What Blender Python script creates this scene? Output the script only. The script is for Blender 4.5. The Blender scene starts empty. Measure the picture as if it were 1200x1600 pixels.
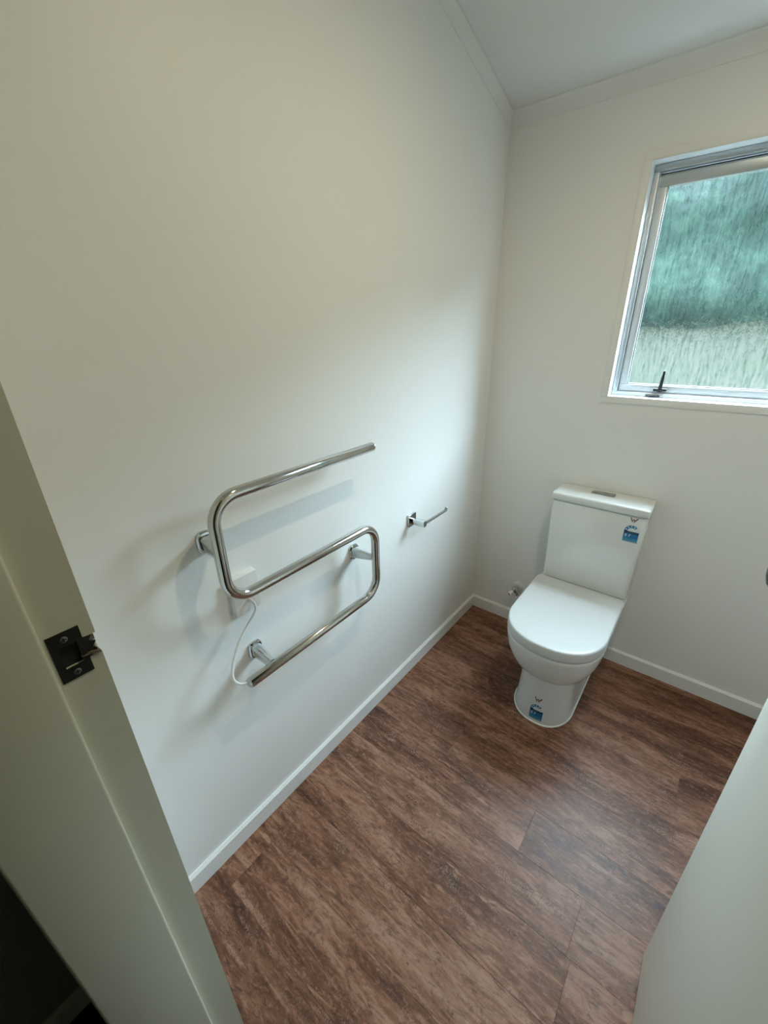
import bpy, bmesh, math, random
from mathutils import Vector, Matrix
import numpy as np

random.seed(7)
SC = bpy.context.scene
COL = SC.collection

# ------------------------------------------------------------------ camera
CAM_F, CAM_YAW, CAM_PITCH, CAM_ROLL = 647.37, 0.6806, 0.4165, -0.0221
CAM_POS = Vector((0.8772, -1.8942, 1.5))
cam = bpy.data.cameras.new('camera')
cam.sensor_fit = 'VERTICAL'
cam.sensor_height = 24.0
cam.lens = CAM_F / 1600.0 * 24.0
cam.clip_start = 0.02
cam_o = bpy.data.objects.new('camera', cam)
COL.objects.link(cam_o)
_cy, _sy = math.cos(CAM_YAW), math.sin(CAM_YAW)
_fw = Vector((-_sy * math.cos(CAM_PITCH), _cy * math.cos(CAM_PITCH), -math.sin(CAM_PITCH)))
_rt = Vector((_cy, _sy, 0.0))
_up = _rt.cross(_fw)
_c, _s = math.cos(CAM_ROLL), math.sin(CAM_ROLL)
_r2 = _c * _rt + _s * _up
_u2 = -_s * _rt + _c * _up
_m = Matrix((_r2, _u2, -_fw)).transposed().to_4x4()
_m.translation = CAM_POS
cam_o.matrix_world = _m
SC.camera = cam_o

# ------------------------------------------------------------------ world and exposure
SKY_STRENGTH = 88.0
LAMP_WATTS = 26.5
world = bpy.data.worlds.new('overcast_sky')
SC.world = world
world.use_nodes = True
_bg = world.node_tree.nodes['Background']
_bg.inputs['Color'].default_value = (0.645, 0.80, 1.0, 1)
_bg.inputs['Strength'].default_value = SKY_STRENGTH
SC.view_settings.view_transform = 'Standard'
SC.view_settings.look = 'None'
SC.view_settings.exposure = 0.0
SC.view_settings.gamma = 1.0
SC.view_settings.use_curve_mapping = False

# window opening (outer edge of the timber liner)
WX0, WX1, WZ0, WZ1 = 0.509, 1.211, 1.231, 1.989
# sky portal in the window opening (guides daylight sampling, adds no light)
_pl = bpy.data.lights.new('window_portal', 'AREA')
_pl.shape = 'RECTANGLE'
_pl.size, _pl.size_y = WX1 - WX0, WZ1 - WZ0
_pl.cycles.is_portal = True
_po = bpy.data.objects.new('window_portal', _pl)
COL.objects.link(_po)
_po.location = ((WX0 + WX1) / 2, 0.135, (WZ0 + WZ1) / 2)
_po.rotation_euler = (-math.pi / 2, 0, 0)

# ------------------------------------------------------------------ materials
def srgb(r, g, b):
    def f(c):
        c /= 255.0
        return c / 12.92 if c <= 0.04045 else ((c + 0.055) / 1.055) ** 2.4
    return (f(r), f(g), f(b), 1.0)

class NT:
    """small node-tree helper"""
    def __init__(self, name):
        self.m = bpy.data.materials.new(name)
        self.m.use_nodes = True
        self.t = self.m.node_tree
        self.b = self.t.nodes['Principled BSDF']
        self.out = self.t.nodes['Material Output']
    def n(self, typ, **kw):
        nd = self.t.nodes.new(typ)
        for k, v in kw.items():
            if k.startswith('i_'):
                nd.inputs[k[2:].replace('_', ' ')].default_value = v
            else:
                setattr(nd, k, v)
        return nd
    def l(self, a, b):
        self.t.links.new(a, b)
    def coord(self, out='Object', scale=(1, 1, 1), offset=None):
        tc = self.n('ShaderNodeTexCoord')
        mp = self.n('ShaderNodeMapping')
        mp.inputs['Scale'].default_value = scale
        self.l(tc.outputs[out], mp.inputs['Vector'])
        return mp.outputs['Vector']
    def noise(self, vec, scale, detail=4, rough=0.5, dist=0.0):
        nd = self.n('ShaderNodeTexNoise')
        nd.inputs['Scale'].default_value = scale
        nd.inputs['Detail'].default_value = detail
        nd.inputs['Roughness'].default_value = rough
        nd.inputs['Distortion'].default_value = dist
        self.l(vec, nd.inputs['Vector'])
        return nd.outputs['Fac']
    def ramp(self, fac, stops):
        nd = self.n('ShaderNodeValToRGB')
        cr = nd.color_ramp
        while len(cr.elements) < len(stops):
            cr.elements.new(0.5)
        for e, (p, c) in zip(cr.elements, stops):
            e.position = p
            e.color = c if len(c) == 4 else (*c, 1)
        self.l(fac, nd.inputs['Fac'])
        return nd.outputs['Color']
    def math(self, op, a, b=None):
        nd = self.n('ShaderNodeMath', operation=op)
        for i, v in enumerate((a, b)):
            if v is None:
                continue
            if isinstance(v, (int, float)):
                nd.inputs[i].default_value = v
            else:
                self.l(v, nd.inputs[i])
        return nd.outputs[0]
    def mixc(self, fac, a, b, mode='MIX'):
        nd = self.n('ShaderNodeMix', data_type='RGBA', blend_type=mode)
        for i, v in ((0, fac), (6, a), (7, b)):
            if isinstance(v, (int, float, tuple)):
                nd.inputs[i].default_value = v
            else:
                self.l(v, nd.inputs[i])
        return nd.outputs[2]
    def bump(self, h, strength=0.2, dist=0.002):
        nd = self.n('ShaderNodeBump')
        nd.inputs['Strength'].default_value = strength
        nd.inputs['Distance'].default_value = dist
        self.l(h, nd.inputs['Height'])
        return nd.outputs['Normal']
    def set(self, **kw):
        for k, v in kw.items():
            self.b.inputs[k.replace('_', ' ')].default_value = v

def paint(name, col, rough=0.5, peel=0.05, scale=350, spec=0.5):
    k = NT(name)
    v = k.coord()
    big = k.noise(v, 1.3, 2)
    c = k.mixc(big, tuple(x * 0.985 for x in col[:3]) + (1,), tuple(min(1, x * 1.01) for x in col[:3]) + (1,))
    k.l(c, k.b.inputs['Base Color'])
    k.set(Roughness=rough)
    k.b.inputs['Specular IOR Level'].default_value = spec
    k.l(k.bump(k.noise(v, scale, 2), peel, 0.001), k.b.inputs['Normal'])
    return k.m

M = {}
M['wall'] = paint('wall_paint_off_white', (0.86, 0.855, 0.83, 1), 0.45, 0.06, 300, 0.35)
M['ceil'] = paint('ceiling_paint_flat_white', (0.86, 0.86, 0.85, 1), 0.8, 0.04, 300, 0.2)
M['trim'] = paint('trim_enamel_white', (0.85, 0.85, 0.83, 1), 0.3, 0.03, 120)
M['jamb'] = paint('door_frame_enamel', (0.62, 0.61, 0.49, 1), 0.42, 0.08, 90, 0.4)
M['hall'] = paint('hall_wall_shade', (0.30, 0.30, 0.24, 1), 0.7, 0.05, 200, 0.2)  # darkness of the unlit hall put into the wall colour
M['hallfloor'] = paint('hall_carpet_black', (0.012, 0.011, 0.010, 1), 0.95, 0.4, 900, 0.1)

def mat_door():
    k = NT('door_enamel_cream')
    v = k.coord()
    a = k.noise(v, 3.0, 3)
    s = k.ramp(k.noise(k.coord(scale=(1, 1, 0.35)), 28, 3, 0.6), [(0.60, (0, 0, 0)), (0.70, (1, 1, 1))])
    c = k.mixc(a, (0.88, 0.87, 0.77, 1), (0.91, 0.90, 0.80, 1))
    c = k.mixc(k.math('MULTIPLY', s, 0.25), c, (0.86, 0.85, 0.80, 1))
    k.l(c, k.b.inputs['Base Color'])
    k.set(Roughness=0.45)
    k.l(k.bump(k.noise(v, 140, 3), 0.08, 0.001), k.b.inputs['Normal'])
    return k.m
M['door'] = mat_door()

def simple(name, col, rough=0.4, metal=0.0, spec=0.5, coat=0.0, bump=None):
    k = NT(name)
    v = k.coord()
    nz = k.noise(v, 60, 2)
    c = k.mixc(nz, tuple(x * 0.97 for x in col[:3]) + (1,), tuple(min(1, x * 1.02) for x in col[:3]) + (1,))
    k.l(c, k.b.inputs['Base Color'])
    k.set(Roughness=rough, Metallic=metal)
    k.b.inputs['Specular IOR Level'].default_value = spec
    k.b.inputs['Coat Weight'].default_value = coat
    k.b.inputs['Coat Roughness'].default_value = 0.05
    if bump:
        k.l(k.bump(k.noise(v, bump[0], 3), bump[1], 0.001), k.b.inputs['Normal'])
    return k.m

M['ceramic'] = simple('white_vitreous_china', (0.80, 0.81, 0.79, 1), 0.12, 0, 0.5, 0.3)
M['seat'] = simple('white_seat_plastic', (0.68, 0.69, 0.685, 1), 0.28, 0, 0.5)
M['silicone'] = simple('white_silicone', (0.85, 0.86, 0.82, 1), 0.35)
M['chrome'] = simple('polished_chrome', (0.60, 0.63, 0.64, 1), 0.07, 1.0)
M['steel'] = simple('polished_stainless', (0.58, 0.57, 0.54, 1), 0.10, 1.0)
M['satin'] = simple('satin_chrome', (0.42, 0.42, 0.40, 1), 0.28, 1.0)
M['plastic'] = simple('white_plastic', (0.80, 0.79, 0.77, 1), 0.35)
M['cord'] = simple('white_cable', (0.78, 0.79, 0.78, 1), 0.4)
M['alu'] = simple('silver_anodised_aluminium', (0.52, 0.55, 0.56, 1), 0.38, 0.55, 0.5)
M['sash'] = simple('pale_powdercoat', (0.66, 0.68, 0.70, 1), 0.35, 0.15)
M['liner'] = simple('window_liner_white', (0.82, 0.83, 0.83, 1), 0.35)
M['rubber'] = simple('black_rubber', (0.012, 0.012, 0.012, 1), 0.6)
M['blackmetal'] = simple('black_metal', (0.010, 0.010, 0.009, 1), 0.38, 0.3)
M['blackplastic'] = simple('black_plastic', (0.014, 0.014, 0.014, 1), 0.4)
M['screw'] = simple('dark_screw', (0.22, 0.22, 0.20, 1), 0.4, 0.8)
M['brass'] = simple('aged_brass', (0.030, 0.019, 0.007, 1), 0.3, 0.9)
M['void'] = simple('shade_black', (0.008, 0.007, 0.006, 1), 0.9)  # near-black colour holding the shade of holes and slots
M['splinter'] = simple('broken_timber', (0.16, 0.13, 0.09, 1), 0.8, 0, 0.2, 0, (400, 0.6))
M['st_white'] = simple('sticker_white', (0.72, 0.76, 0.78, 1), 0.35)
M['st_blue'] = simple('sticker_blue', (0.010, 0.14, 0.33, 1), 0.35)
M['st_light'] = simple('sticker_light_blue', (0.03, 0.25, 0.42, 1), 0.35)
M['st_dark'] = simple('sticker_navy', (0.006, 0.030, 0.055, 1), 0.35)
M['st_grey'] = simple('sticker_grey', (0.10, 0.24, 0.32, 1), 0.35)
M['st_red'] = simple('sticker_maroon', (0.20, 0.10, 0.11, 1), 0.4)

def mat_floor():
    """rustic vinyl plank: grain runs along x, each plank shifted by its own random value"""
    k = NT('rustic_brown_vinyl_plank')
    tc = k.n('ShaderNodeTexCoord')
    oi = k.n('ShaderNodeObjectInfo')
    off = k.n('ShaderNodeCombineXYZ')
    k.l(k.math('MULTIPLY', oi.outputs['Random'], 37.0), off.inputs[0])
    k.l(k.math('MULTIPLY', oi.outputs['Random'], 91.0), off.inputs[1])
    add = k.n('ShaderNodeVectorMath', operation='ADD')
    k.l(tc.outputs['Object'], add.inputs[0])
    k.l(off.outputs[0], add.inputs[1])
    P = add.outputs[0]
    def mp(sx, sy):
        m = k.n('ShaderNodeMapping')
        m.inputs['Scale'].default_value = (sx, sy, 1)
        k.l(P, m.inputs['Vector'])
        return m.outputs['Vector']
    broad = k.noise(mp(1.5, 6.5), 1.4, 5, 0.62, 1.0)     # wide cloudy bands along the plank
    streak = k.noise(mp(3.6, 26.0), 1.5, 7, 0.68, 1.6)   # long streaks
    fine = k.noise(mp(26, 110.0), 1.3, 5, 0.72, 0.8)      # fine grain
    blot = k.noise(mp(7, 14), 1.5, 7, 0.70, 2.2)         # blotches
    base = k.ramp(k.math('ADD', k.math('MULTIPLY', broad, 0.64), k.math('MULTIPLY', streak, 0.36)),
                  [(0.37, srgb(66, 39, 26)), (0.45, srgb(102, 66, 48)), (0.52, srgb(134, 94, 74)), (0.63, srgb(164, 126, 106))])
    c = k.mixc(k.ramp(blot, [(0.52, (0, 0, 0)), (0.68, (0.75, 0.75, 0.75))]), base, srgb(66, 40, 27))
    c = k.mixc(k.ramp(streak, [(0.58, (0, 0, 0)), (0.68, (0.6, 0.6, 0.6))]), c, srgb(168, 132, 108))
    c = k.mixc(k.ramp(fine, [(0.53, (0, 0, 0)), (0.64, (0.62, 0.62, 0.62))]), c, srgb(58, 36, 26))
    c = k.mixc(k.ramp(k.noise(mp(30, 60), 1.5, 4, 0.7), [(0.52, (0, 0, 0)), (0.70, (0.42, 0.42, 0.42))]), c, srgb(182, 142, 122))
    # saw marks: short ripples across the grain, in patches
    wv = k.n('ShaderNodeTexWave', wave_type='BANDS', bands_direction='X')
    wv.inputs['Scale'].default_value = 26
    wv.inputs['Distortion'].default_value = 16
    wv.inputs['Detail'].default_value = 4
    wv.inputs['Detail Scale'].default_value = 2.2
    k.l(mp(1, 1.2), wv.inputs['Vector'])
    patch = k.ramp(k.noise(mp(3.2, 14), 1.6, 4, 0.6, 1.2), [(0.54, (0, 0, 0)), (0.66, (1, 1, 1))])
    saw = k.math('MULTIPLY', k.math('GREATER_THAN', wv.outputs['Fac'], 0.66), patch)
    c = k.mixc(k.math('MULTIPLY', saw, 0.36), c, srgb(180, 152, 134))
    # plank to plank tone
    hs = k.n('ShaderNodeHueSaturation')
    hs.inputs['Saturation'].default_value = 1.03
    vmix = k.math('ADD', k.math('MULTIPLY', oi.outputs['Random'], 0.22), 0.86)
    k.l(vmix, hs.inputs['Value'])
    k.l(c, hs.inputs['Color'])
    k.l(hs.outputs['Color'], k.b.inputs['Base Color'])
    rg = k.math('ADD', k.math('MULTIPLY', fine, 0.14), 0.33)
    k.l(rg, k.b.inputs['Roughness'])
    k.b.inputs['Specular IOR Level'].default_value = 0.28
    hgt = k.math('SUBTRACT', k.math('MULTIPLY', fine, 0.7), k.math('MULTIPLY', saw, 0.5))
    k.l(k.bump(hgt, 0.25, 0.0008), k.b.inputs['Normal'])
    return k.m
M['plank'] = mat_floor()

def mat_glass():
    """obscure cast glass: vertical reeds and flecks that bend the view, their glints put into the tint"""
    k = NT('obscure_cast_glass')
    k.t.nodes.remove(k.b)
    st = k.noise(k.coord(scale=(1, 1, 0.09)), 125, 4, 0.7, 0.4)
    fl = k.noise(k.coord(scale=(1, 1, 0.5)), 110, 3, 0.65, 0.3)
    h = k.math('ADD', k.math('MULTIPLY', st, 0.62), k.math('MULTIPLY', fl, 0.38))
    nrm = k.bump(h, 1.0, 0.012)
    tint = k.ramp(h, [(0.37, (0.42, 0.52, 0.48)), (0.48, (0.76, 0.84, 0.80)), (0.58, (0.98, 1.0, 0.985))])  # bright and dark of refracted flecks painted into the tint
    rf = k.n('ShaderNodeBsdfRefraction')
    rf.inputs['Roughness'].default_value = 0.0
    rf.inputs['IOR'].default_value = 1.14
    k.l(nrm, rf.inputs['Normal']); k.l(tint, rf.inputs['Color'])
    tr = k.n('ShaderNodeBsdfTransparent')
    k.l(tint, tr.inputs['Color'])
    gl = k.n('ShaderNodeBsdfGlossy')
    gl.inputs['Roughness'].default_value = 0.15
    k.l(nrm, gl.inputs['Normal'])
    m1 = k.n('ShaderNodeMixShader')
    m1.inputs[0].default_value = 0.5
    k.l(tr.outputs[0], m1.inputs[1]); k.l(rf.outputs[0], m1.inputs[2])
    m2 = k.n('ShaderNodeMixShader')
    m2.inputs[0].default_value = 0.03
    k.l(m1.outputs[0], m2.inputs[1]); k.l(gl.outputs[0], m2.inputs[2])
    k.l(m2.outputs[0], k.out.inputs['Surface'])
    return k.m
def mat_clear():
    k = NT('clear_glass_face')
    k.t.nodes.remove(k.b)
    tr = k.n('ShaderNodeBsdfTransparent')
    tr.inputs['Color'].default_value = (0.95, 0.99, 0.975, 1)
    k.l(tr.outputs[0], k.out.inputs['Surface'])
    return k.m
M['clear'] = mat_clear()
M['glass'] = mat_glass()

def mat_noise2(name, scale, stops, rough=0.9, sc3=(1, 1, 1), detail=6):
    k = NT(name)
    c = k.ramp(k.noise(k.coord(scale=sc3), scale, detail, 0.65), stops)
    k.l(c, k.b.inputs['Base Color'])
    k.set(Roughness=rough)
    k.b.inputs['Specular IOR Level'].default_value = 0.1
    return k.m
M['leaf'] = mat_noise2('darkened_foliage', 1.6, [(0.36, (0.0007, 0.0022, 0.0014)), (0.5, (0.0018, 0.0052, 0.0034)), (0.64, (0.0062, 0.0125, 0.0082))])  # foliage far darker than natural, to offset the bright sky
M['grass'] = mat_noise2('darkened_grass', 0.5, [(0.35, (0.0045, 0.0056, 0.0018)), (0.6, (0.0062, 0.0063, 0.0034))])  # grass colour cut down so strong daylight does not blow it out

M['concrete'] = mat_noise2('bounce_slab_pale', 6.0, [(0.3, (0.26, 0.27, 0.27)), (0.7, (0.36, 0.37, 0.37))])  # colour of the added light-bouncing slab outside

def mat_emit(name, col, s):
    k = NT(name)
    k.set(Roughness=0.5)
    k.b.inputs['Base Color'].default_value = (0.9, 0.9, 0.9, 1)
    k.b.inputs['Emission Color'].default_value = col
    k.b.inputs['Emission Strength'].default_value = s
    return k.m
M['lens'] = mat_emit('lit_lamp_lens', (1.0, 0.78, 0.50, 1), 6.0)

# ------------------------------------------------------------------ mesh helpers
ORIGIN = {}

def finish(bm, angle=38):
    bmesh.ops.recalc_face_normals(bm, faces=bm.faces[:])
    lim = math.radians(angle)
    for f in bm.faces:
        f.smooth = True
    for e in bm.edges:
        if len(e.link_faces) == 2:
            e.smooth = e.calc_face_angle(0.0) < lim
        else:
            e.smooth = False

def empty(name, loc, label=None, cat=None, kind=None, group=None):
    o = bpy.data.objects.new(name, None)
    o.empty_display_size = 0.05
    o.location = loc
    COL.objects.link(o)
    ORIGIN[o.name] = Vector(loc)
    tag(o, label, cat, kind, group)
    return o

def tag(o, label=None, cat=None, kind=None, group=None):
    if label: o['label'] = label
    if cat: o['category'] = cat
    if kind: o['kind'] = kind
    if group: o['group'] = group
    return o

def make(name, bm, mat, parent=None, origin=None, angle=38, label=None):
    """bm is in world coordinates; the object's origin is its parent's or the given point"""
    finish(bm, angle)
    org = ORIGIN[parent.name] if parent is not None else Vector(origin or (0, 0, 0))
    bmesh.ops.translate(bm, verts=bm.verts[:], vec=-org)
    me = bpy.data.meshes.new(name)
    bm.to_mesh(me)
    bm.free()
    mats = mat if isinstance(mat, (list, tuple)) else [mat]
    for q in mats:
        me.materials.append(q)
    o = bpy.data.objects.new(name, me)
    COL.objects.link(o)
    if parent is not None:
        o.parent = parent
    else:
        o.location = org
    ORIGIN[o.name] = org
    if label: o['label'] = label
    return o

def box(bm, x0, x1, y0, y1, z0, z1, bev=0.0, seg=2):
    v = [bm.verts.new((x, y, z)) for x in (x0, x1) for y in (y0, y1) for z in (z0, z1)]
    idx = ((0, 1, 3, 2), (4, 6, 7, 5), (0, 4, 5, 1), (2, 3, 7, 6), (0, 2, 6, 4), (1, 5, 7, 3))
    fs = [bm.faces.new([v[i] for i in f]) for f in idx]
    if bev > 0:
        es = list({e for f in fs for e in f.edges})
        bmesh.ops.bevel(bm, geom=es, offset=bev, segments=seg, profile=0.5, affect='EDGES')
    return bm

def nbox(*a, **k):
    return box(bmesh.new(), *a, **k)

def loft(bm, rings, cap0=True, cap1=True):
    vr = [[bm.verts.new(p) for p in r] for r in rings]
    n = len(rings[0])
    for a, b in zip(vr, vr[1:]):
        for i in range(n):
            j = (i + 1) % n
            bm.faces.new((a[i], a[j], b[j], b[i]))
    if cap0: bm.faces.new(vr[0][::-1])
    if cap1: bm.faces.new(vr[-1])
    return bm

def prism(bm, pts, axis, a, b):
    """polygon pts (2D) extruded along axis 0/1/2 from a to b"""
    def P(p, t):
        q = [p[0], p[1]]
        q.insert(axis, t)
        return tuple(q)
    return loft(bm, [[P(p, a) for p in pts], [P(p, b) for p in pts]])

def sweep(bm, path, radius, n=16, caps=True, bevel=0.0):
    path = [Vector(p) for p in path]
    T = []
    for i in range(len(path)):
        a = path[max(i - 1, 0)]; b = path[min(i + 1, len(path) - 1)]
        T.append((b - a).normalized())
    ref = Vector((0, 0, 1)) if abs(T[0].z) < 0.9 else Vector((1, 0, 0))
    N = (ref - T[0] * ref.dot(T[0])).normalized()
    rings = []
    items = []
    for i, p in enumerate(path):
        if i:
            N = (N - T[i] * N.dot(T[i])).normalized()
        r = radius[i] if isinstance(radius, (list, tuple)) else radius
        items.append((p, T[i], N.copy(), r))
    if bevel > 0:
        p, t, nn, r = items[0]
        items[0] = (p + t * bevel, t, nn, r); items.insert(0, (p, t, nn, r - bevel))
        p, t, nn, r = items[-1]
        items[-1] = (p - t * bevel, t, nn, r); items.append((p, t, nn, r - bevel))
    for p, t, nn, r in items:
        B = t.cross(nn)
        rings.append([p + (nn * math.cos(q) + B * math.sin(q)) * r for q in (2 * math.pi * k / n for k in range(n))])
    return loft(bm, rings, caps, caps)

def round_path(pts, r, seg=8):
    pts = [Vector(p) for p in pts]
    out = [pts[0]]
    for a, b, c in zip(pts, pts[1:], pts[2:]):
        u = (a - b).normalized(); w = (c - b).normalized()
        ang = u.angle(w)
        d = r / math.tan(ang / 2)
        p0 = b + u * d; p1 = b + w * d
        ctr = b + (u + w).normalized() * (r / math.sin(ang / 2))
        v0 = p0 - ctr; v1 = p1 - ctr
        tot = v0.angle(v1)
        ax = v0.cross(v1).normalized()
        for k in range(seg + 1):
            out.append(ctr + Matrix.Rotation(tot * k / seg, 3, ax) @ v0)
    out.append(pts[-1])
    return out

def smooth_path(pts, per=8):
    pts = [Vector(p) for p in pts]
    P = [pts[0] * 2 - pts[1]] + pts + [pts[-1] * 2 - pts[-2]]
    out = []
    for i in range(1, len(P) - 2):
        p0, p1, p2, p3 = P[i - 1:i + 3]
        for k in range(per):
            t = k / per
            out.append(0.5 * ((2 * p1) + (p2 - p0) * t + (2 * p0 - 5 * p1 + 4 * p2 - p3) * t * t + (3 * p1 - p0 - 3 * p2 + p3) * t ** 3))
    out.append(pts[-1])
    return out

def rrect(cx, cy, w, h, r, seg=5):
    pts = []
    for sx, sy, a0 in ((1, 1, 0), (-1, 1, 90), (-1, -1, 180), (1, -1, 270)):
        for k in range(seg + 1):
            a = math.radians(a0 + 90 * k / seg)
            pts.append((cx + sx * (w / 2 - r) + r * math.cos(a), cy + sy * (h / 2 - r) + r * math.sin(a)))
    return pts

# ------------------------------------------------------------------ the room
RX1 = 1.72                      # right wall
YF0, YF1 = -1.818, -1.952       # front (door) wall faces
YH = -3.2                       # far end of the hall
ZC0, SLOPE = 2.228, 0.275       # raking ceiling: height at the window wall, rise towards the door
def zceil(y):
    return ZC0 - SLOPE * y
JX0, JX1 = 0.350, 1.098         # door opening between the jamb faces

# floor: slab with individual planks
bm = nbox(-0.1, RX1 + 0.1, -1.972, 0.12, -0.10, -0.005)
floor = tag(make('floor', bm, M['void'], None, (0, 0, 0)), 'rustic brown wood-look plank floor of the toilet room', 'floor', 'structure')
PW = 0.1517
joints = {0: [0.60], 1: [1.36], 2: [0.56], 3: [1.078], 4: [1.30], 5: [0.370, 1.59], 6: [0.712], 7: [0.902], 8: [0.914], 9: [1.25],
          10: [0.08, 1.30], 11: [1.02], 12: [0.60]}
plank_cache = {}
for row in range(13):
    y1 = -row * PW
    y0 = max(y1 - PW, -1.970)
    xs = [0.002] + joints[row] + [RX1 - 0.002]
    for xa, xb in zip(xs, xs[1:]):
        L, W = round(xb - xa, 3), round(y1 - y0, 4)
        key = (L, W)
        if key not in plank_cache:
            b = bmesh.new()
            g = 0.0002
            hw, hl = W / 2 - g, L / 2 - g
            c = 0.0003
            rings = [[(-hl, -hw, -0.005), (hl, -hw, -0.005), (hl, hw, -0.005), (-hl, hw, -0.005)],
                     [(-hl, -hw, -c), (hl, -hw, -c), (hl, hw, -c), (-hl, hw, -c)],
                     [(-hl + c, -hw + c, 0), (hl - c, -hw + c, 0), (hl - c, hw - c, 0), (-hl + c, hw - c, 0)]]
            loft(b, rings)
            finish(b, 20)
            me = bpy.data.meshes.new('plank')
            b.to_mesh(me); b.free()
            me.materials.append(M['plank'])
            plank_cache[key] = me
        o = bpy.data.objects.new('plank', plank_cache[key])
        COL.objects.link(o)
        o.parent = floor
        o.location = ((xa + xb) / 2, (y0 + y1) / 2, 0)

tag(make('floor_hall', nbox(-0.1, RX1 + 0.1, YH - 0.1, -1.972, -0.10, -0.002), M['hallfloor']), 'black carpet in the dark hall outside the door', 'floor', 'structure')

# walls
tag(make('wall_left', nbox(-0.10, 0.0, YF1, 0.12, -0.1, 3.3), M['wall']), 'plain off-white wall carrying the towel rail', 'wall', 'structure')
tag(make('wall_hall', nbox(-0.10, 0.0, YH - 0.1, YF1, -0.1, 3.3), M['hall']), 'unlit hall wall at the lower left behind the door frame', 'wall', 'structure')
tag(make('wall_right', nbox(RX1, RX1 + 0.10, YF1, 0.12, -0.1, 3.3), M['wall']), 'off-white wall hidden behind the open door', 'wall', 'structure')
bm = nbox(RX1, RX1 + 0.10, YH - 0.1, YF1, -0.1, 3.3)
box(bm, -0.1, RX1 + 0.1, YH - 0.1, YH, -0.1, 3.3)
tag(make('wall_hall_end', bm, M['hall']), 'end walls of the hall behind the viewer, darkness painted in', 'wall', 'structure')
bm = bmesh.new()
WT = 0.12
box(bm, -0.1, WX0, 0.0, WT, -0.1, 3.3)
box(bm, WX1, RX1 + 0.1, 0.0, WT, -0.1, 3.3)
box(bm, WX0, WX1, 0.0, WT, -0.1, WZ0)
box(bm, WX0, WX1, 0.0, WT, WZ1, 3.3)
tag(make('wall_back', bm, M['wall']), 'off-white end wall with the window above the toilet', 'wall', 'structure')
bm = bmesh.new()
FX0, FX1, FZ = JX0 - 0.022, JX1 + 0.022, 2.03
box(bm, 0.0, FX0, YF1, YF0, -0.1, 3.3)
box(bm, FX1, RX1, YF1, YF0, -0.1, 3.3)
box(bm, FX0, FX1, YF1, YF0, FZ, 3.3)
tag(make('wall_front', bm, M['wall']), 'off-white partition wall holding the doorway', 'wall', 'structure')
bm = bmesh.new()
prism(bm, [(0.12, zceil(0.12)), (YH - 0.1, zceil(YH - 0.1)), (YH - 0.1, zceil(YH - 0.1) + 0.1), (0.12, zceil(0.12) + 0.1)], 0, -0.1, RX1 + 0.1)
tag(make('ceiling', bm, M['ceil']), 'white raking ceiling sloping down to the window wall', 'ceiling', 'structure')

# cornice (scotia) strips, small cove profile
def cove(n=6, w=0.046, d=0.017):
    pts = [(0, -w), (0.003, -w)]
    for k in range(n + 1):
        a = math.pi / 2 * k / n
        pts.append((0.003 + (d - 0.004) * (1 - math.cos(a)) * 0.9, -w + 0.006 + (w - 0.010) * math.sin(a)))
    pts += [(d, -0.004), (d, 0.0), (0, 0.0)]
    return pts
cv = cove()
def cornice_left(xw, sgn):
    rings = []
    for y in (-0.0, YF0):
        rings.append([(xw + sgn * p[0], y, zceil(y) + p[1] - 0.0005) for p in cv])
    return loft(bmesh.new(), rings)
tag(make('trim_1', cornice_left(0.0, 1), M['trim']), 'white cove cornice running up along the towel rail wall', 'cornice', 'structure')
bm = bmesh.new()
rings = [[(x, -p[0], ZC0 + p[1] + SLOPE * p[0] - 0.0005) for p in cv] for x in (0.0, RX1)]
loft(bm, rings)
tag(make('trim_2', bm, M['trim']), 'white cove cornice above the window wall', 'cornice', 'structure')
tag(make('trim_3', cornice_left(RX1, -1), M['trim']), 'white cove cornice above the wall behind the door', 'cornice', 'structure')

# baseboards with a small bevel on top
def base_prof(h=0.069, t=0.012):
    return [(0, 0), (t, 0), (t, h - 0.007), (t - 0.007, h), (0, h)]
bp = base_prof()
loft_l = [[(p[0], y, p[1]) for p in bp] for y in (-0.0005, YF0)]
tag(make('baseboard_left', loft(bmesh.new(), loft_l), M['trim'], angle=25), 'narrow white skirting board below the towel rail', 'skirting board', 'structure')
loft_b = [[(x, -p[0], p[1]) for p in bp] for x in (0.012, RX1)]
tag(make('baseboard_back', loft(bmesh.new(), loft_b), M['trim'], angle=25), 'narrow white skirting board behind the toilet', 'skirting board', 'structure')
loft_r = [[(RX1 - p[0], y, p[1]) for p in bp] for y in (-0.012, YF0)]
tag(make('baseboard_right', loft(bmesh.new(), loft_r), M['trim'], angle=25), 'narrow white skirting board behind the open door', 'skirting board', 'structure')
loft_h = [[(p[0], y, p[1]) for p in bp] for y in (YF1, YH)]
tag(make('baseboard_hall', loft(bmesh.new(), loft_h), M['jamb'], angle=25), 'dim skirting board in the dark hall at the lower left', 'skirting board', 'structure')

# ------------------------------------------------------------------ window
win = empty('window_1', ((WX0 + WX1) / 2, 0, WZ0), 'awning window with obscure glass and white liner above the toilet', 'window', 'structure')
LT, LD = 0.004, 0.062
make('liner_sill', nbox(WX0, WX1, -0.004, LD, WZ0, WZ0 + LT, 0.001), M['liner'], win)
make('liner_head', nbox(WX0, WX1, -0.004, LD, WZ1 - LT, WZ1, 0.001), M['liner'], win)
for x in (WX0, WX1 - LT):
    make('liner_side', nbox(x, x + LT, -0.004, LD, WZ0 + LT, WZ1 - LT, 0.001), M['liner'], win)
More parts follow.
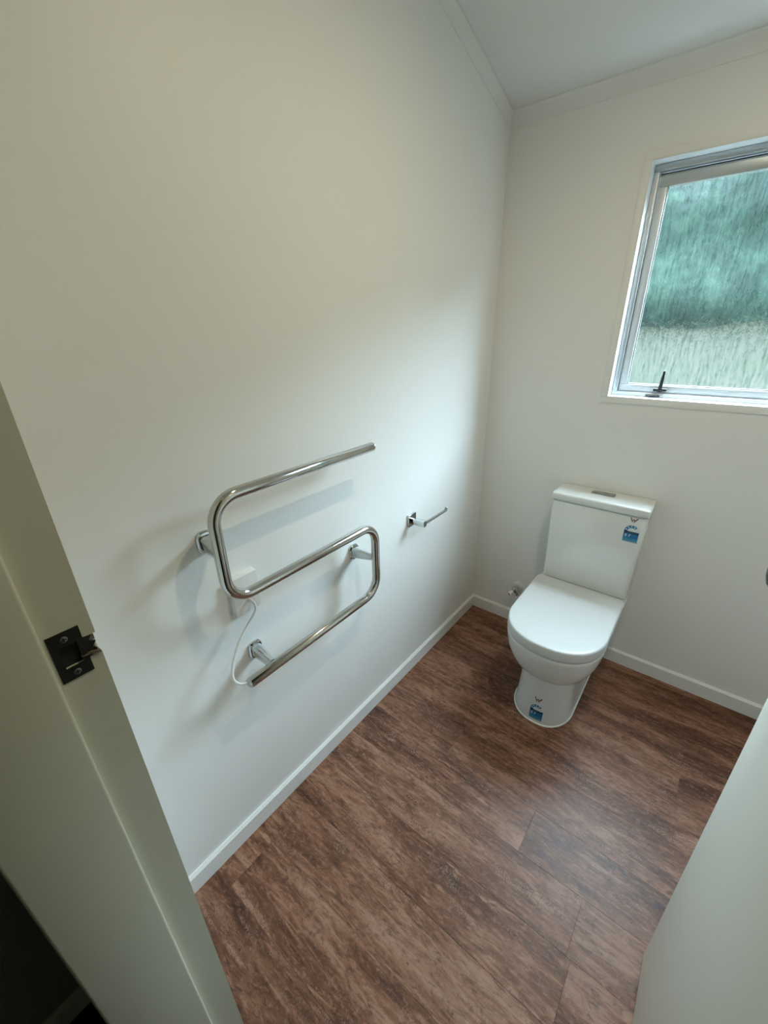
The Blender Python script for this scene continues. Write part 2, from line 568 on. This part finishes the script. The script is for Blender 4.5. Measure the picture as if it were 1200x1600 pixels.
# narrow flat surround in the wall colour
AW, AT = 0.022, 0.0035
for (a, b, c, d) in ((WX0 - AW, WX1 + AW, WZ0 - AW, WZ0), (WX0 - AW, WX1 + AW, WZ1, WZ1 + AW)):
    make('surround', nbox(a, b, -AT, 0.0, c, d, 0.001), M['wall'], win)
for x in (WX0 - AW, WX1):
    make('surround', nbox(x, x + AW, -AT, 0.0, WZ0, WZ1, 0.001), M['wall'], win)
# aluminium frame fixed in the liner
ix0, ix1, iz0, iz1 = WX0 + LT, WX1 - LT, WZ0 + LT, WZ1 - LT
FY0, FY1 = 0.050, 0.105
fw_ = 0.018
make('frame_sill', nbox(ix0, ix1, FY0, FY1, iz0, iz0 + 0.014, 0.0015), M['sash'], win)
make('frame_head', nbox(ix0, ix1, FY0, FY1, iz1 - 0.020, iz1, 0.0015), M['alu'], win)
for x in (ix0, ix1 - fw_):
    make('frame_side', nbox(x, x + fw_, FY0, FY1, iz0 + 0.014, iz1 - 0.020, 0.0015), M['alu'], win)
# sash, with a thin open slot above it
sx0, sx1, sz0, sz1 = ix0 + fw_ + 0.002, ix1 - fw_ - 0.002, iz0 + 0.016, iz1 - 0.027
SY0, SY1 = 0.066, 0.100
sw = 0.026
make('sash_rail', nbox(sx0, sx1, SY0, SY1, sz0, sz0 + sw, 0.002), M['sash'], win)
make('sash_rail', nbox(sx0, sx1, SY0, SY1, sz1 - 0.036, sz1, 0.002), M['alu'], win)
for x in (sx0, sx1 - sw):
    make('sash_stile', nbox(x, x + sw, SY0 + 0.0003, SY1, sz0 + sw, sz1 - 0.036, 0.002), M['sash'], win)
make('seal', nbox(sx0, sx1, 0.070, 0.085, sz1, sz1 + 0.0035), M['rubber'], win)
gx0, gx1, gz0, gz1 = sx0 + sw, sx1 - sw, sz0 + sw, sz1 - 0.036
make('bead', nbox(gx0, gx0 + 0.004, 0.072, 0.080, gz0, gz1), M['alu'], win)
make('bead', nbox(gx0, gx1, 0.072, 0.080, gz0, gz0 + 0.004), M['alu'], win)
pane = make('pane', nbox(gx0 - 0.004, gx1 + 0.004, 0.082, 0.087, gz0 - 0.004, gz1 + 0.004), [M['glass'], M['clear']], win)
for f in pane.data.polygons:
    f.material_index = 0 if f.normal.y < -0.5 else 1      # cast pattern on the room face, smooth outside
# cam handle on the sash and its keeper on the frame
HX = 0.678
h = make('handle', nbox(HX - 0.022, HX + 0.022, 0.050, 0.0655, sz0 + 0.006, sz0 + 0.017, 0.002), M['blackplastic'], win)
bm = bmesh.new()
loft(bm, [[(p[0], p[1] * 1.0, z) for p in rrect(HX + dx, 0.056, w, 0.008, 0.003, 3)] for z, w, dx in
          ((sz0 + 0.004, 0.014, 0), (sz0 + 0.02, 0.013, 0.0), (sz0 + 0.05, 0.011, 0.001), (sz0 + 0.078, 0.008, 0.002), (sz0 + 0.081, 0.006, 0.002))])
make('lever', bm, M['blackplastic'], h)
k_ = make('keeper', nbox(HX - 0.042, HX + 0.006, 0.036, 0.0495, iz0 + 0.003, iz0 + 0.0085, 0.0015), M['blackplastic'], win)
make('keeper_tab', nbox(HX - 0.028, HX - 0.004, 0.040, 0.0495, iz0 + 0.0005, iz0 + 0.004, 0.001), M['blackplastic'], k_)

# ------------------------------------------------------------------ door frame, strike plate, door
fr = empty('trim_4', (JX0, -1.88, 0), 'painted rebated door frame with a broken strike edge at left', 'door frame', 'structure')
JY0, JY1, JY2 = -1.803, -1.853, -1.966      # room edge, rebate shoulder, hall edge
SP = dict(y0=-1.849, y1=-1.8165, z0=1.125, z1=1.191)
HO = dict(y0=-1.841, y1=-1.8225, z0=1.142, z1=1.172)   # latch hole
bm = bmesh.new()
xa, xb = FX0, JX0
box(bm, xa, xb, JY1, JY0, 0.0, HO['z0'])
box(bm, xa, xb, JY1, JY0, HO['z1'], FZ)
box(bm, xa, xb, JY1, HO['y0'], HO['z0'], HO['z1'])
box(bm, xa, xb, HO['y1'], -1.8145, HO['z0'], HO['z1'])
box(bm, xa, xa + 0.006, HO['y0'], JY0, HO['z0'], HO['z1'])
bmesh.ops.remove_doubles(bm, verts=bm.verts[:], dist=1e-5)
jl = make('jamb', bm, M['jamb'], fr)
bm = nbox(xa, JX0 + 0.012, JY2, JY1, 0.0, FZ, 0.004, 4)
make('rebate_stop', bm, M['jamb'], fr)
bm = nbox(JX1, FX1, JY1, JY0, 0.0, FZ, 0.001)
make('jamb', bm, M['jamb'], fr)
bm = nbox(JX1 - 0.012, FX1, JY2, JY1, 0.0, FZ, 0.004, 4)
make('rebate_stop', bm, M['jamb'], fr)
make('head', nbox(JX0, JX1, JY1, JY0, FZ - 0.022, FZ, 0.001), M['jamb'], fr)
make('rebate_stop', nbox(JX0 + 0.012, JX1 - 0.012, JY2, JY1, FZ - 0.034, FZ, 0.003, 3), M['jamb'], fr)
for x0, x1, z0, z1 in ((FX0 - 0.048, FX0, 0.0, FZ + 0.05), (FX1, FX1 + 0.048, 0.0, FZ + 0.05), (FX0, FX1, FZ, FZ + 0.05)):
    make('architrave', nbox(x0, x1, YF0, JY0 - 0.0005, z0, z1, 0.002), M['jamb'], fr)
    make('architrave', nbox(x0, x1, JY2 + 0.0005, YF1, z0, z1, 0.002), M['jamb'], fr)
# strike plate: a frame of black metal round the latch hole
bm = bmesh.new()
xs0, xs1 = JX0 - 0.0002, JX0 + 0.0014
box(bm, xs0, xs1, SP['y0'], SP['y1'], SP['z0'], HO['z0'])
box(bm, xs0, xs1, SP['y0'], SP['y1'], HO['z1'], SP['z1'])
box(bm, xs0, xs1, SP['y0'], HO['y0'], HO['z0'], HO['z1'])
box(bm, xs0, xs1, HO['y1'], SP['y1'], HO['z0'], HO['z1'])
prism(bm, [(SP['y1'], 1.143), (-1.8105, 1.1455), (-1.806, 1.150), (-1.8095, 1.1555), (-1.8055, 1.161), (-1.8120, 1.1655), (-1.8085, 1.1715), (SP['y1'], 1.173)], 0, xs0 - 0.002, xs0 + 0.0006)
plate = make('strike_plate', bm, M['blackmetal'], jl)
make('latch_hole_shade', nbox(xa + 0.0062, JX0 - 0.003, HO['y0'] + 0.0003, HO['y1'] - 0.0003, HO['z0'] + 0.0003, HO['z1'] - 0.0003), M['void'], jl)  # solid black block in place of the shade inside the latch hole
bm = bmesh.new()
for (y, z) in ((-1.8335, 1.1815), (-1.8325, 1.1335)):
    rings = []
    for x, r in ((xs1 - 0.0002, 0.0042), (xs1 + 0.0006, 0.0040), (xs1 + 0.0010, 0.0030)):
        rings.append([(x, y + r * math.cos(a), z + r * math.sin(a)) for a in (2 * math.pi * q / 16 for q in range(16))])
    loft(bm, rings)
    make('screw', bm, M['screw'], jl)
    b2 = nbox(xs1 + 0.0008, xs1 + 0.0013, y - 0.0026, y + 0.0026, z - 0.0006, z + 0.0006)
    box(b2, xs1 + 0.0008, xs1 + 0.00125, y - 0.0006, y + 0.0006, z - 0.0026, z + 0.0026)
    make('screw_slot_shade', b2, M['void'], jl)  # black cross, the slot's shade put into its colour
    bm = bmesh.new()
# splintered timber left in the broken edge
bm = bmesh.new()
rs = random.Random(3)
zs = [HO['z0'] + (HO['z1'] - HO['z0']) * i / 9 for i in range(10)]
for a, b in zip(zs, zs[1:]):
    yy = -1.8145 + rs.uniform(0.003, 0.0105)
    xx = JX0 - rs.uniform(0.002, 0.010)
    prism(bm, [(xa + 0.0062, -1.8144), (xx, -1.8144), (xx - 0.003, yy), (xa + 0.0062, yy + 0.001)], 2, a, b)
prism(bm, [(-1.8240, 1.1495), (-1.8130, 1.1475), (-1.8035, 1.1440), (-1.8045, 1.1462), (-1.8130, 1.1510)], 0, JX0 - 0.004, JX0 + 0.0030)
make('broken_timber', bm, M['splinter'], jl, angle=10)

DX0, DX1, DY0, DY1 = 1.057, 1.092, -1.803, -1.0905
door = empty('door_1', (DX1, DY0, 0), 'plain cream door standing open at right', 'door', 'structure')
leaf = make('door_leaf', nbox(DX0, DX1, DY0, DY1, 0.006, 1.985, 0.002, 2), M['door'], door)
KY, KZ = -1.150, 1.168
def knob(sgn, xf):
    rings = []
    prof = ((0.0, 0.026), (0.004, 0.026), (0.007, 0.022), (0.008, 0.011), (0.026, 0.010), (0.032, 0.015), (0.040, 0.0245), (0.050, 0.0275), (0.060, 0.026), (0.067, 0.019), (0.070, 0.008))
    for d, r in prof:
        rings.append([(xf + sgn * d, KY + r * math.cos(a), KZ + r * math.sin(a)) for a in (2 * math.pi * q / 28 for q in range(28))])
    return loft(bmesh.new(), rings)
make('knob', knob(-1, DX0), M['brass'], door, label='dark brass round door knob')
make('knob', knob(1, DX1), M['brass'], door)
make('latch_plate', nbox(DX0 + 0.006, DX1 - 0.006, DY1 - 0.0005, DY1 + 0.0012, KZ - 0.03, KZ + 0.03), M['brass'], door)
for z in (0.25, 1.75):
    make('hinge', sweep(bmesh.new(), [(DX1 + 0.001, DY0 + 0.004, z - 0.045), (DX1 + 0.001, DY0 + 0.004, z + 0.045)], 0.005, 12), M['satin'], door)

# ------------------------------------------------------------------ toilet
TX = 0.578
toilet = empty('toilet', (TX, -0.3, 0), 'white close-coupled toilet with closed seat lid under the window', 'toilet')

def dring(z, hw, front, flat, back=-0.004, nfront=28, ex=2.2, rb=0.012):
    """D outline: straight sides from the back, rounded front"""
    pts = []
    pts.append((TX + hw - rb, back, z)); pts.append((TX + hw - rb * 0.3, back - rb * 0.3, z)); pts.append((TX + hw, back - rb, z))
    for k in range(1, 6):
        pts.append((TX + hw, back - rb + (flat - back + rb) * k / 6, z))
    for k in range(nfront + 1):
        a = math.pi * k / nfront
        c, s = math.cos(a), math.sin(a)
        x = hw * math.copysign(abs(c) ** (2 / ex), c)
        y = flat + (front - flat) * (abs(s) ** (2 / ex))
        pts.append((TX + x, y, z))
    for k in range(5, 0, -1):
        pts.append((TX - hw, back - rb + (flat - back + rb) * k / 6, z))
    pts.append((TX - hw, back - rb, z)); pts.append((TX - hw + rb * 0.3, back - rb * 0.3, z)); pts.append((TX - hw + rb, back, z))
    return pts

# pedestal and bowl as one continuous vitreous body
PED = [(0.000, 0.1150, -0.577, -0.44), (0.004, 0.1160, -0.579, -0.44), (0.030, 0.1135, -0.576, -0.44), (0.10, 0.1080, -0.568, -0.44),
       (0.17, 0.1050, -0.562, -0.44), (0.222, 0.1050, -0.560, -0.44), (0.236, 0.1065, -0.561, -0.44)]
BOWL = [(0.240, 0.122, -0.578, -0.44), (0.244, 0.130, -0.588, -0.44), (0.252, 0.138, -0.597, -0.445), (0.270, 0.149, -0.609, -0.45),
        (0.295, 0.160, -0.621, -0.455), (0.325, 0.170, -0.631, -0.46), (0.355, 0.1765, -0.638, -0.46), (0.385, 0.180, -0.642, -0.46), (0.3965, 0.1805, -0.6425, -0.46), (0.3995, 0.1790, -0.6410, -0.46), (0.4005, 0.1740, -0.6360, -0.46)]
rings = [dring(z, hw, f, fl, ex=2.25) for z, hw, f, fl in PED + BOWL]
body = make('pan', loft(bmesh.new(), rings), M['ceramic'], toilet, angle=42)
# silicone bead at the floor
bead_path = [Vector((p[0], p[1], 0.003)) for p in dring(0.0, 0.1165, -0.579, -0.44)][2:-2]
make('silicone_bead', sweep(bmesh.new(), bead_path, 0.0042, 8), M['silicone'], body)
# bolt cap on the side of the pedestal
bm = bmesh.new()
rings = [[(TX + 0.112 + d, -0.20 + r * math.cos(a), 0.035 + r * math.sin(a)) for a in (2 * math.pi * q / 14 for q in range(14))] for d, r in ((-0.004, 0.010), (0.003, 0.010), (0.005, 0.007))]
make('bolt_cap', loft(bm, rings), M['ceramic'], body)
# seat lid with wrapped-over skirt
rings = []
for z, ins in ((0.4030, 0.008), (0.4032, 0.003), (0.4045, 0.0008), (0.409, 0.0), (0.438, 0.0008), (0.4430, 0.0022), (0.4455, 0.0050), (0.4463, 0.009), (0.4467, 0.020)):
    rings.append(dring(z, 0.1825 - ins, -0.645 + ins, -0.455, back=-0.168 - ins, ex=2.25, rb=0.014))
lid = make('seat_lid', loft(bmesh.new(), rings), M['seat'], toilet, angle=50)
for s in (-1, 1):
    bm = bmesh.new()
    sweep(bm, [(TX + s * 0.075 - 0.022, -0.160, 0.412), (TX + s * 0.075 + 0.022, -0.160, 0.412)], 0.010, 14, True, 0.002)
    make('hinge', bm, M['seat'], lid)
# deck behind the seat that carries the cistern
rings = [rrect(TX, -0.083, 0.350, 0.156, 0.014) for _ in range(3)]
bm = loft(bmesh.new(), [[(p[0], p[1], z) for p in r] for r, z in zip(rings, (0.395, 0.425, 0.430))])
make('deck', bm, M['ceramic'], body)
# cistern
CT = []
for z, w, d, in ((0.4305, 0.344, 0.136), (0.434, 0.350, 0.140), (0.62, 0.356, 0.141), (0.806, 0.361, 0.142), (0.8085, 0.359, 0.141), (0.8100, 0.350, 0.136), (0.8155, 0.350, 0.136)):
    CT.append([(p[0], p[1], z) for p in rrect(TX + 0.004, -0.004 - d / 2, w, d, 0.016)])
cist = make('cistern', loft(bmesh.new(), CT), M['ceramic'], toilet, angle=45)
CLD = []
for z, ins in ((0.8150, 0.006), (0.8155, 0.0015), (0.8170, 0.0), (0.838, 0.0), (0.8425, 0.0015), (0.8455, 0.005), (0.8470, 0.011)):
    CLD.append([(p[0], p[1], z) for p in rrect(TX + 0.004, -0.004 - 0.148 / 2, 0.370 - 2 * ins, 0.148 - 2 * ins, 0.014)])
clid = make('cistern_lid', loft(bmesh.new(), CLD), M['ceramic'], toilet, angle=50)
BX, BY = 0.580, -0.058
bm = loft(bmesh.new(), [[(p[0], p[1], z) for p in rrect(BX, BY, w, hgt, 0.004, 3)] for z, w, hgt in ((0.8462, 0.090, 0.040), (0.8482, 0.090, 0.040), (0.8488, 0.088, 0.038))])
fp = make('flush_plate', bm, M['satin'], clid)
for dx, w in ((-0.022, 0.040), (0.022, 0.040)):
    bm = loft(bmesh.new(), [[(p[0], p[1], z) for p in rrect(BX + dx, BY, w - q, 0.032 - q, 0.003, 3)] for z, q in ((0.8480, 0), (0.8500, 0), (0.8505, 0.0015))])
    make('flush_button', bm, M['satin'], fp)

# star rating stickers: flat print laid on the surface as small coloured cells
def star_cells(u, v):
    """u 0..1 left to right, v 0..1 bottom to top; returns material index or None"""
    W, H = 0.058, 0.078
    x, z = u * W, v * H
    # rounded top of the card
    ax, az, R = W / 2, H - W / 2, W / 2
    if z > az and math.hypot(x - ax, z - az) > R:
        return None
    m = 0.003
    if x < m or x > W - m or z < m:
        return 0
    if z > az:
        r = math.hypot(x - ax, z - az)
        a = math.degrees(math.atan2(z - az, x - ax))
        if r > R - m:
            return 0
        if r > 0.0155:
            if a < 48:
                return 0
            # white stars along the arch
            for sa in (162, 130, 98, 68):
                cx, cz = ax + 0.0210 * math.cos(math.radians(sa)), az + 0.0210 * math.sin(math.radians(sa))
                d = math.hypot(x - cx, z - cz)
                th = math.atan2(z - cz, x - cx)
                if d < 0.0026 + 0.0011 * math.cos(5 * (th - math.pi / 2)):
                    return 0
            return 1
        return 0
    if z > az - 0.009:
        if az - 0.0062 < z < az - 0.0034 and 0.014 < x < 0.048 and int(x * 1000) % 4 != 0 and int(x * 640) % 3:
            return 4
        return 3
    if z > 0.020:
        # two white numerals at the left
        gx, gz = (x - 0.008) / 0.0075, (z - 0.0255) / 0.011
        if 0 <= gx < 1 and 0 <= gz < 1:
            if gz > 0.80 or gz < 0.2 or (0.42 < gz < 0.60) or (gx > 0.7 and gz > 0.5) or (gx < 0.3 and gz < 0.5):
                return 0
        if 0.0170 < x < 0.0185 and 0.0255 < z < 0.0272:
            return 0
        gx = (x - 0.021) / 0.007
        if 0 <= gx < 1 and 0 <= gz < 1 and (gz > 0.80 or abs(gx - (0.25 + 0.6 * gz)) < 0.17):
            return 0
        if 0.032 < x < 0.052 and (0.0335 < z < 0.0348 or 0.0295 < z < 0.0308) and int(x * 1500) % 5:
            return 2
        return 1
    if z > 0.010:
        return 2
    if 0.006 < x < 0.052 and 0.0055 < z < 0.0070 and int(x * 1400) % 4:
        return 0
    return 4

def w_cells(u, v):
    """checked W mark on a clear film"""
    x, y = u * 10.0, v * 8.0
    def seg(ax, ay, bx, by, t):
        dx, dy = bx - ax, by - ay
        q = max(0, min(1, ((x - ax) * dx + (y - ay) * dy) / (dx * dx + dy * dy)))
        return math.hypot(x - ax - q * dx, y - ay - q * dy) < t
    if seg(0.9, 7.0, 3.2, 2.6, 0.75) or seg(3.2, 2.6, 5.0, 5.6, 0.55) or seg(5.0, 5.6, 5.9, 2.6, 0.55) or seg(5.9, 2.6, 9.3, 7.2, 0.8):
        return 5
    if 0.7 < y < 1.5 and 2.2 < x < 7.6 and int(x * 2.2) % 3:
        return 4
    return None

def cells(name, surf, x0, x1, z0, z1, nu, nv, fn, parent, label):
    bm = bmesh.new()
    grid = {}
    def V(i, j):
        if (i, j) not in grid:
            x = x0 + (x1 - x0) * i / nu; z = z0 + (z1 - z0) * j / nv
            grid[(i, j)] = bm.verts.new((x, surf(x, z) - 0.0004, z))
        return grid[(i, j)]
    for i in range(nu):
        for j in range(nv):
            k = fn((i + 0.5) / nu, (j + 0.5) / nv)
            if k is None:
                continue
            f = bm.faces.new((V(i, j), V(i + 1, j), V(i + 1, j + 1), V(i, j + 1)))
            f.material_index = k
    # give the film its thickness
    bmesh.ops.recalc_face_normals(bm, faces=bm.faces[:])
    r = bmesh.ops.extrude_face_region(bm, geom=bm.faces[:])
    for v in [g for g in r['geom'] if isinstance(g, bmesh.types.BMVert)]:
        v.co.y += 0.0003
    mats = [M['st_white'], M['st_blue'], M['st_light'], M['st_dark'], M['st_grey'], M['st_red']]
    return make(name, bm, mats, parent, label=label)

flat_c = lambda x, z: -0.004 - 0.1415
cells('rating_sticker', lambda x, z: -0.004 - (0.141 + (z - 0.62) / 180), 0.690, 0.748, 0.697, 0.775, 58, 78, star_cells, cist, 'blue star rating sticker')
cells('approval_mark', lambda x, z: -0.004 - (0.141 + (z - 0.62) / 180), 0.704, 0.733, 0.783, 0.806, 40, 32, w_cells, cist, 'small maroon check-shaped W mark')
def ped_front(x, z):
    pz = [p[0] for p in PED]
    hw = float(np.interp(z, pz, [p[1] for p in PED])); fr_ = float(np.interp(z, pz, [p[2] for p in PED]))
    q = min(1.0, abs((x - TX) / hw))
    return -0.44 + (fr_ + 0.44) * (1 - q ** 2.25) ** (1 / 2.25)
cells('rating_sticker', ped_front, 0.555, 0.612, 0.016, 0.094, 58, 78, star_cells, body, 'blue star rating sticker')
cells('approval_mark', ped_front, 0.567, 0.598, 0.102, 0.128, 40, 32, w_cells, body, 'small maroon check-shaped W mark')

# ------------------------------------------------------------------ stop valve on the wall beside the toilet
VX, VZ = 0.254, 0.222
val = empty('stop_valve', (VX, 0, VZ), 'small chrome water stop valve on the wall left of the toilet', 'valve')
def lathe_y(prof, cx, cz, n=24):
    return loft(bmesh.new(), [[(cx + r * math.cos(a), y, cz + r * math.sin(a)) for a in (2 * math.pi * q / n for q in range(n))] for y, r in prof])
make('cover_plate', lathe_y(((0, 0.030), (-0.003, 0.030), (-0.007, 0.026), (-0.009, 0.016), (-0.009, 0.010)), VX, VZ), M['plastic'], val)
vb = make('valve_body', lathe_y(((-0.008, 0.0105), (-0.030, 0.0105), (-0.032, 0.014), (-0.048, 0.014), (-0.051, 0.011), (-0.052, 0.004)), VX, VZ), M['chrome'], val)
bm = sweep(bmesh.new(), [(VX - 0.003, -0.042, VZ - 0.003), (VX - 0.010, -0.054, VZ - 0.010), (VX - 0.017, -0.068, VZ - 0.019)], [0.007, 0.0100, 0.0112], 14, True, 0.001)
hd = make('handle', bm, M['plastic'], val)
make('handle_hole_shade', sweep(bmesh.new(), [(VX - 0.0168, -0.0676, VZ - 0.0187), (VX - 0.0178, -0.0692, VZ - 0.0199)], 0.0062, 12), M['void'], hd)  # black plug painted as the shade inside the handle end
make('outlet', sweep(bmesh.new(), [(VX + 0.003, -0.040, VZ), (VX + 0.012, -0.041, VZ - 0.014), (VX + 0.020, -0.041, VZ - 0.026)], [0.008, 0.0085, 0.0095], 12, True, 0.001), M['chrome'], val)

# ------------------------------------------------------------------ heated towel rail
TRX, RR = 0.090, 0.0140
rail = empty('towel_rail', (0.0, -1.235, 0.66), 'polished serpentine heated towel rail on the wall', 'towel rail')
Z1, Z2, Z3 = 1.178, 0.922, 0.664
YL, YR = -1.500, -0.972
path = round_path([(TRX, -0.972, Z1), (TRX, YL, Z1), (TRX, YL, Z2), (TRX, YR, Z2), (TRX, YR, Z3), (TRX, -1.492, Z3)], 0.062, 10)
tube = make('rail_tube', sweep(bmesh.new(), path, RR, 24, True, 0.0015), M['steel'], rail, angle=50)
for (y, z, sg) in ((-0.972, Z1, 1), (-1.492, Z3, -1)):
    make('end_cap', sweep(bmesh.new(), [(TRX, y, z), (TRX, y + sg * 0.003, z)], RR * 0.86, 20, True, 0.0008), M['chrome'], tube)
def bracket(y, z, ty, tz):
    rings = [[(x, p[0], p[1]) for p in rrect(y, z, w, h_, r, 6)] for x, w, h_, r in
             ((0.0, 0.042, 0.056, 0.016), (0.006, 0.042, 0.056, 0.016), (0.010, 0.037, 0.051, 0.015), (0.011, 0.031, 0.044, 0.013))]
    br = make('bracket', loft(bmesh.new(), rings), M['chrome'], rail, angle=30)
    rings = []
    for x, w, h_, r, f in ((0.0105, 0.030, 0.040, 0.010, 0), (0.045, 0.026, 0.034, 0.009, 0.5), (TRX - RR * 0.7, 0.021, 0.024, 0.008, 1)):
        rings.append([(x, p[0], p[1]) for p in rrect(y + (ty - y) * f, z + (tz - z) * f, w, h_, r, 6)])
    make('bracket_post', loft(bmesh.new(), rings), M['chrome'], br, angle=30)
bracket(YL + 0.014, 1.050, YL, 1.050)
bracket(YR - 0.014, 0.798, YR, 0.796)
bracket(-1.411, 0.674, -1.411, Z3)
cord = smooth_path([(0.0256, -1.411, 0.853), (0.040, -1.411, 0.846), (0.042, -1.413, 0.824), (0.040, -1.443, 0.792), (0.045, -1.478, 0.760), (0.052, -1.506, 0.720), (0.066, -1.520, 0.688), (0.080, -1.512, 0.672), (TRX, -1.490, 0.667)], 8)
make('power_cord', sweep(bmesh.new(), cord, 0.0034, 10), M['cord'], rail)

# switched power point behind the rail
OY, OZ = -1.415, 0.872
sp = empty('power_outlet', (0, OY, OZ), 'white power outlet plate on the wall behind the towel rail', 'power outlet')
pb = loft(bmesh.new(), [[(x, p[0], p[1]) for p in rrect(OY, OZ, w, h_, 0.004, 4)] for x, w, h_ in ((0, 0.076, 0.113), (0.018, 0.075, 0.112), (0.0205, 0.073, 0.110), (0.021, 0.070, 0.107))])
plate_o = make('outlet_plate', pb, M['plastic'], sp)
make('cord_grommet', sweep(bmesh.new(), [(0.0205, -1.411, 0.853), (0.025, -1.411, 0.853)], 0.0062, 14, True, 0.001), M['plastic'], plate_o)

# ------------------------------------------------------------------ toilet paper holder
PY, PZ = -0.640, 0.790
tp = empty('toilet_paper_holder', (0, PY, PZ), 'small chrome open-arm toilet paper holder on the wall', 'paper holder')
rings = [[(x, p[0], p[1]) for p in rrect(PY, PZ, s_, s_ * 1.05, 0.003, 3)] for x, s_ in ((0, 0.050), (0.009, 0.050), (0.010, 0.048))]
tpp = make('wall_plate', loft(bmesh.new(), rings), M['chrome'], tp, angle=25)
rings = [[(x, p[0], p[1]) for p in rrect(PY, PZ - 0.003, 0.020, 0.024, 0.003, 3)] for x in (0.009, 0.069, 0.070)]
make('arm', loft(bmesh.new(), rings), M['chrome'], tp, angle=25)
bm = sweep(bmesh.new(), round_path([(0.063, PY + 0.008, PZ - 0.004), (0.063, -0.468, PZ - 0.004), (0.063, -0.468, PZ + 0.010)], 0.004, 4), 0.0066, 14, True, 0.001)
make('roll_bar', bm, M['chrome'], tp)

# ------------------------------------------------------------------ recessed downlight (above the frame)
LX, LY = 0.863, -0.98
LZ = zceil(LY)
dl = empty('downlight', (LX, LY, LZ), 'warm white recessed ceiling downlight above the room', 'ceiling light')
tilt = math.atan(SLOPE)
nrm = Vector((0, -math.sin(tilt), -math.cos(tilt)))
u_ = Vector((1, 0, 0)); w_ = nrm.cross(u_)
def lathe_n(prof, n=32, close=False):
    c = Vector((LX, LY, LZ))
    rg = [[c + nrm * d + (u_ * math.cos(a) + w_ * math.sin(a)) * r for a in (2 * math.pi * q / n for q in range(n))] for d, r in prof]
    return rg
make('bezel', loft(bmesh.new(), lathe_n(((0.0, 0.055), (0.003, 0.054), (0.006, 0.046), (0.0061, 0.038), (0.0005, 0.036))), False, False), M['plastic'], dl)
make('lens', loft(bmesh.new(), lathe_n(((0.001, 0.0365), (0.002, 0.034)))), M['lens'], dl)
ll = bpy.data.lights.new('downlight_beam', 'SPOT')
ll.energy = LAMP_WATTS
ll.color = (1.0, 0.89, 0.60)
ll.spot_size = math.radians(172)
ll.spot_blend = 1.0
ll.shadow_soft_size = 0.007
lo = bpy.data.objects.new('downlight_beam', ll)
COL.objects.link(lo)
lo.location = Vector((LX, LY, LZ)) + nrm * 0.045
lo.rotation_euler = (0, 0, 0)

# ------------------------------------------------------------------ outdoors seen through the glass
bm = bmesh.new()
prism(bm, [(0.14, -0.45), (5.0, 0.15), (14.0, 1.75), (40.0, 5.0), (40.0, -1.0), (0.14, -1.0)], 0, -25, 25)
tag(make('lawn', bm, M['grass'], None, (0, 8, 0)), 'pale grassy slope outside, seen through the obscure glass', 'lawn', 'structure')
tag(make('bounce_slab', nbox(-4, 6, 0.14, 1.9, -0.6, -0.38, 0.01), M['concrete'], None, (0, 1, -0.38)), 'unseen pale slab added outside below the window to bounce daylight in', 'path', 'structure')  # added out of view to throw daylight onto window head and ceiling
# bank of bush behind the lawn
rs = np.random.RandomState(5)
NX, NZ = 110, 40
blobs = [(rs.uniform(-1.8, 1.8), rs.uniform(0, 6.6), rs.uniform(0.6, 1.6), rs.uniform(0.5, 1.5)) for _ in range(230)]
bm = bmesh.new()
g = []
NX = 190
for j in range(NZ):
    row = []
    t = j / (NZ - 1)
    for i in range(NX):
        az = -1.68 + 3.36 * i / (NX - 1)          # unseen sides added to block low sky light
        hf = 1.0 - 0.3 * min(1.0, max(0.0, (az - 0.55) / 0.6))  # right side lowered to let more daylight onto the left wall
        z = 1.3 + t * hf * (5.6 + 0.8 * math.sin(az * 8) + 0.5 * math.sin(az * 21 + 1))
        rad = 12.5 + 2.4 * t * t
        for ba_, bz_, br_, bd_ in blobs:
            d2 = (((az - ba_) * 12.5) ** 2 + (z - 1.3 - bz_) ** 2) / (br_ * br_)
            if d2 < 4:
                rad -= bd_ * 0.5 * math.exp(-d2 * 2)
        rad += rs.uniform(-.03, .03)
        row.append(bm.verts.new((0.9 + rad * math.sin(az), 0.5 + rad * math.cos(az), (z if t > 0 else 0.0))))
    g.append(row)
back = []
for i in range(NX):
    p = g[-1][i].co
    back.append(bm.verts.new((0.9 + (p.x - 0.9) * 1.3, 0.5 + (p.y - 0.5) * 1.3, 1.0)))
for j in range(NZ - 1):
    for i in range(NX - 1):
        bm.faces.new((g[j][i], g[j][i + 1], g[j + 1][i + 1], g[j + 1][i]))
for i in range(NX - 1):
    bm.faces.new((g[-1][i], g[-1][i + 1], back[i + 1], back[i]))
tag(make('bush_bank', bm, M['leaf'], None, (0, 13, 1.3), angle=180), 'dark green bank of bush outside behind the grass', 'bush', 'stuff')
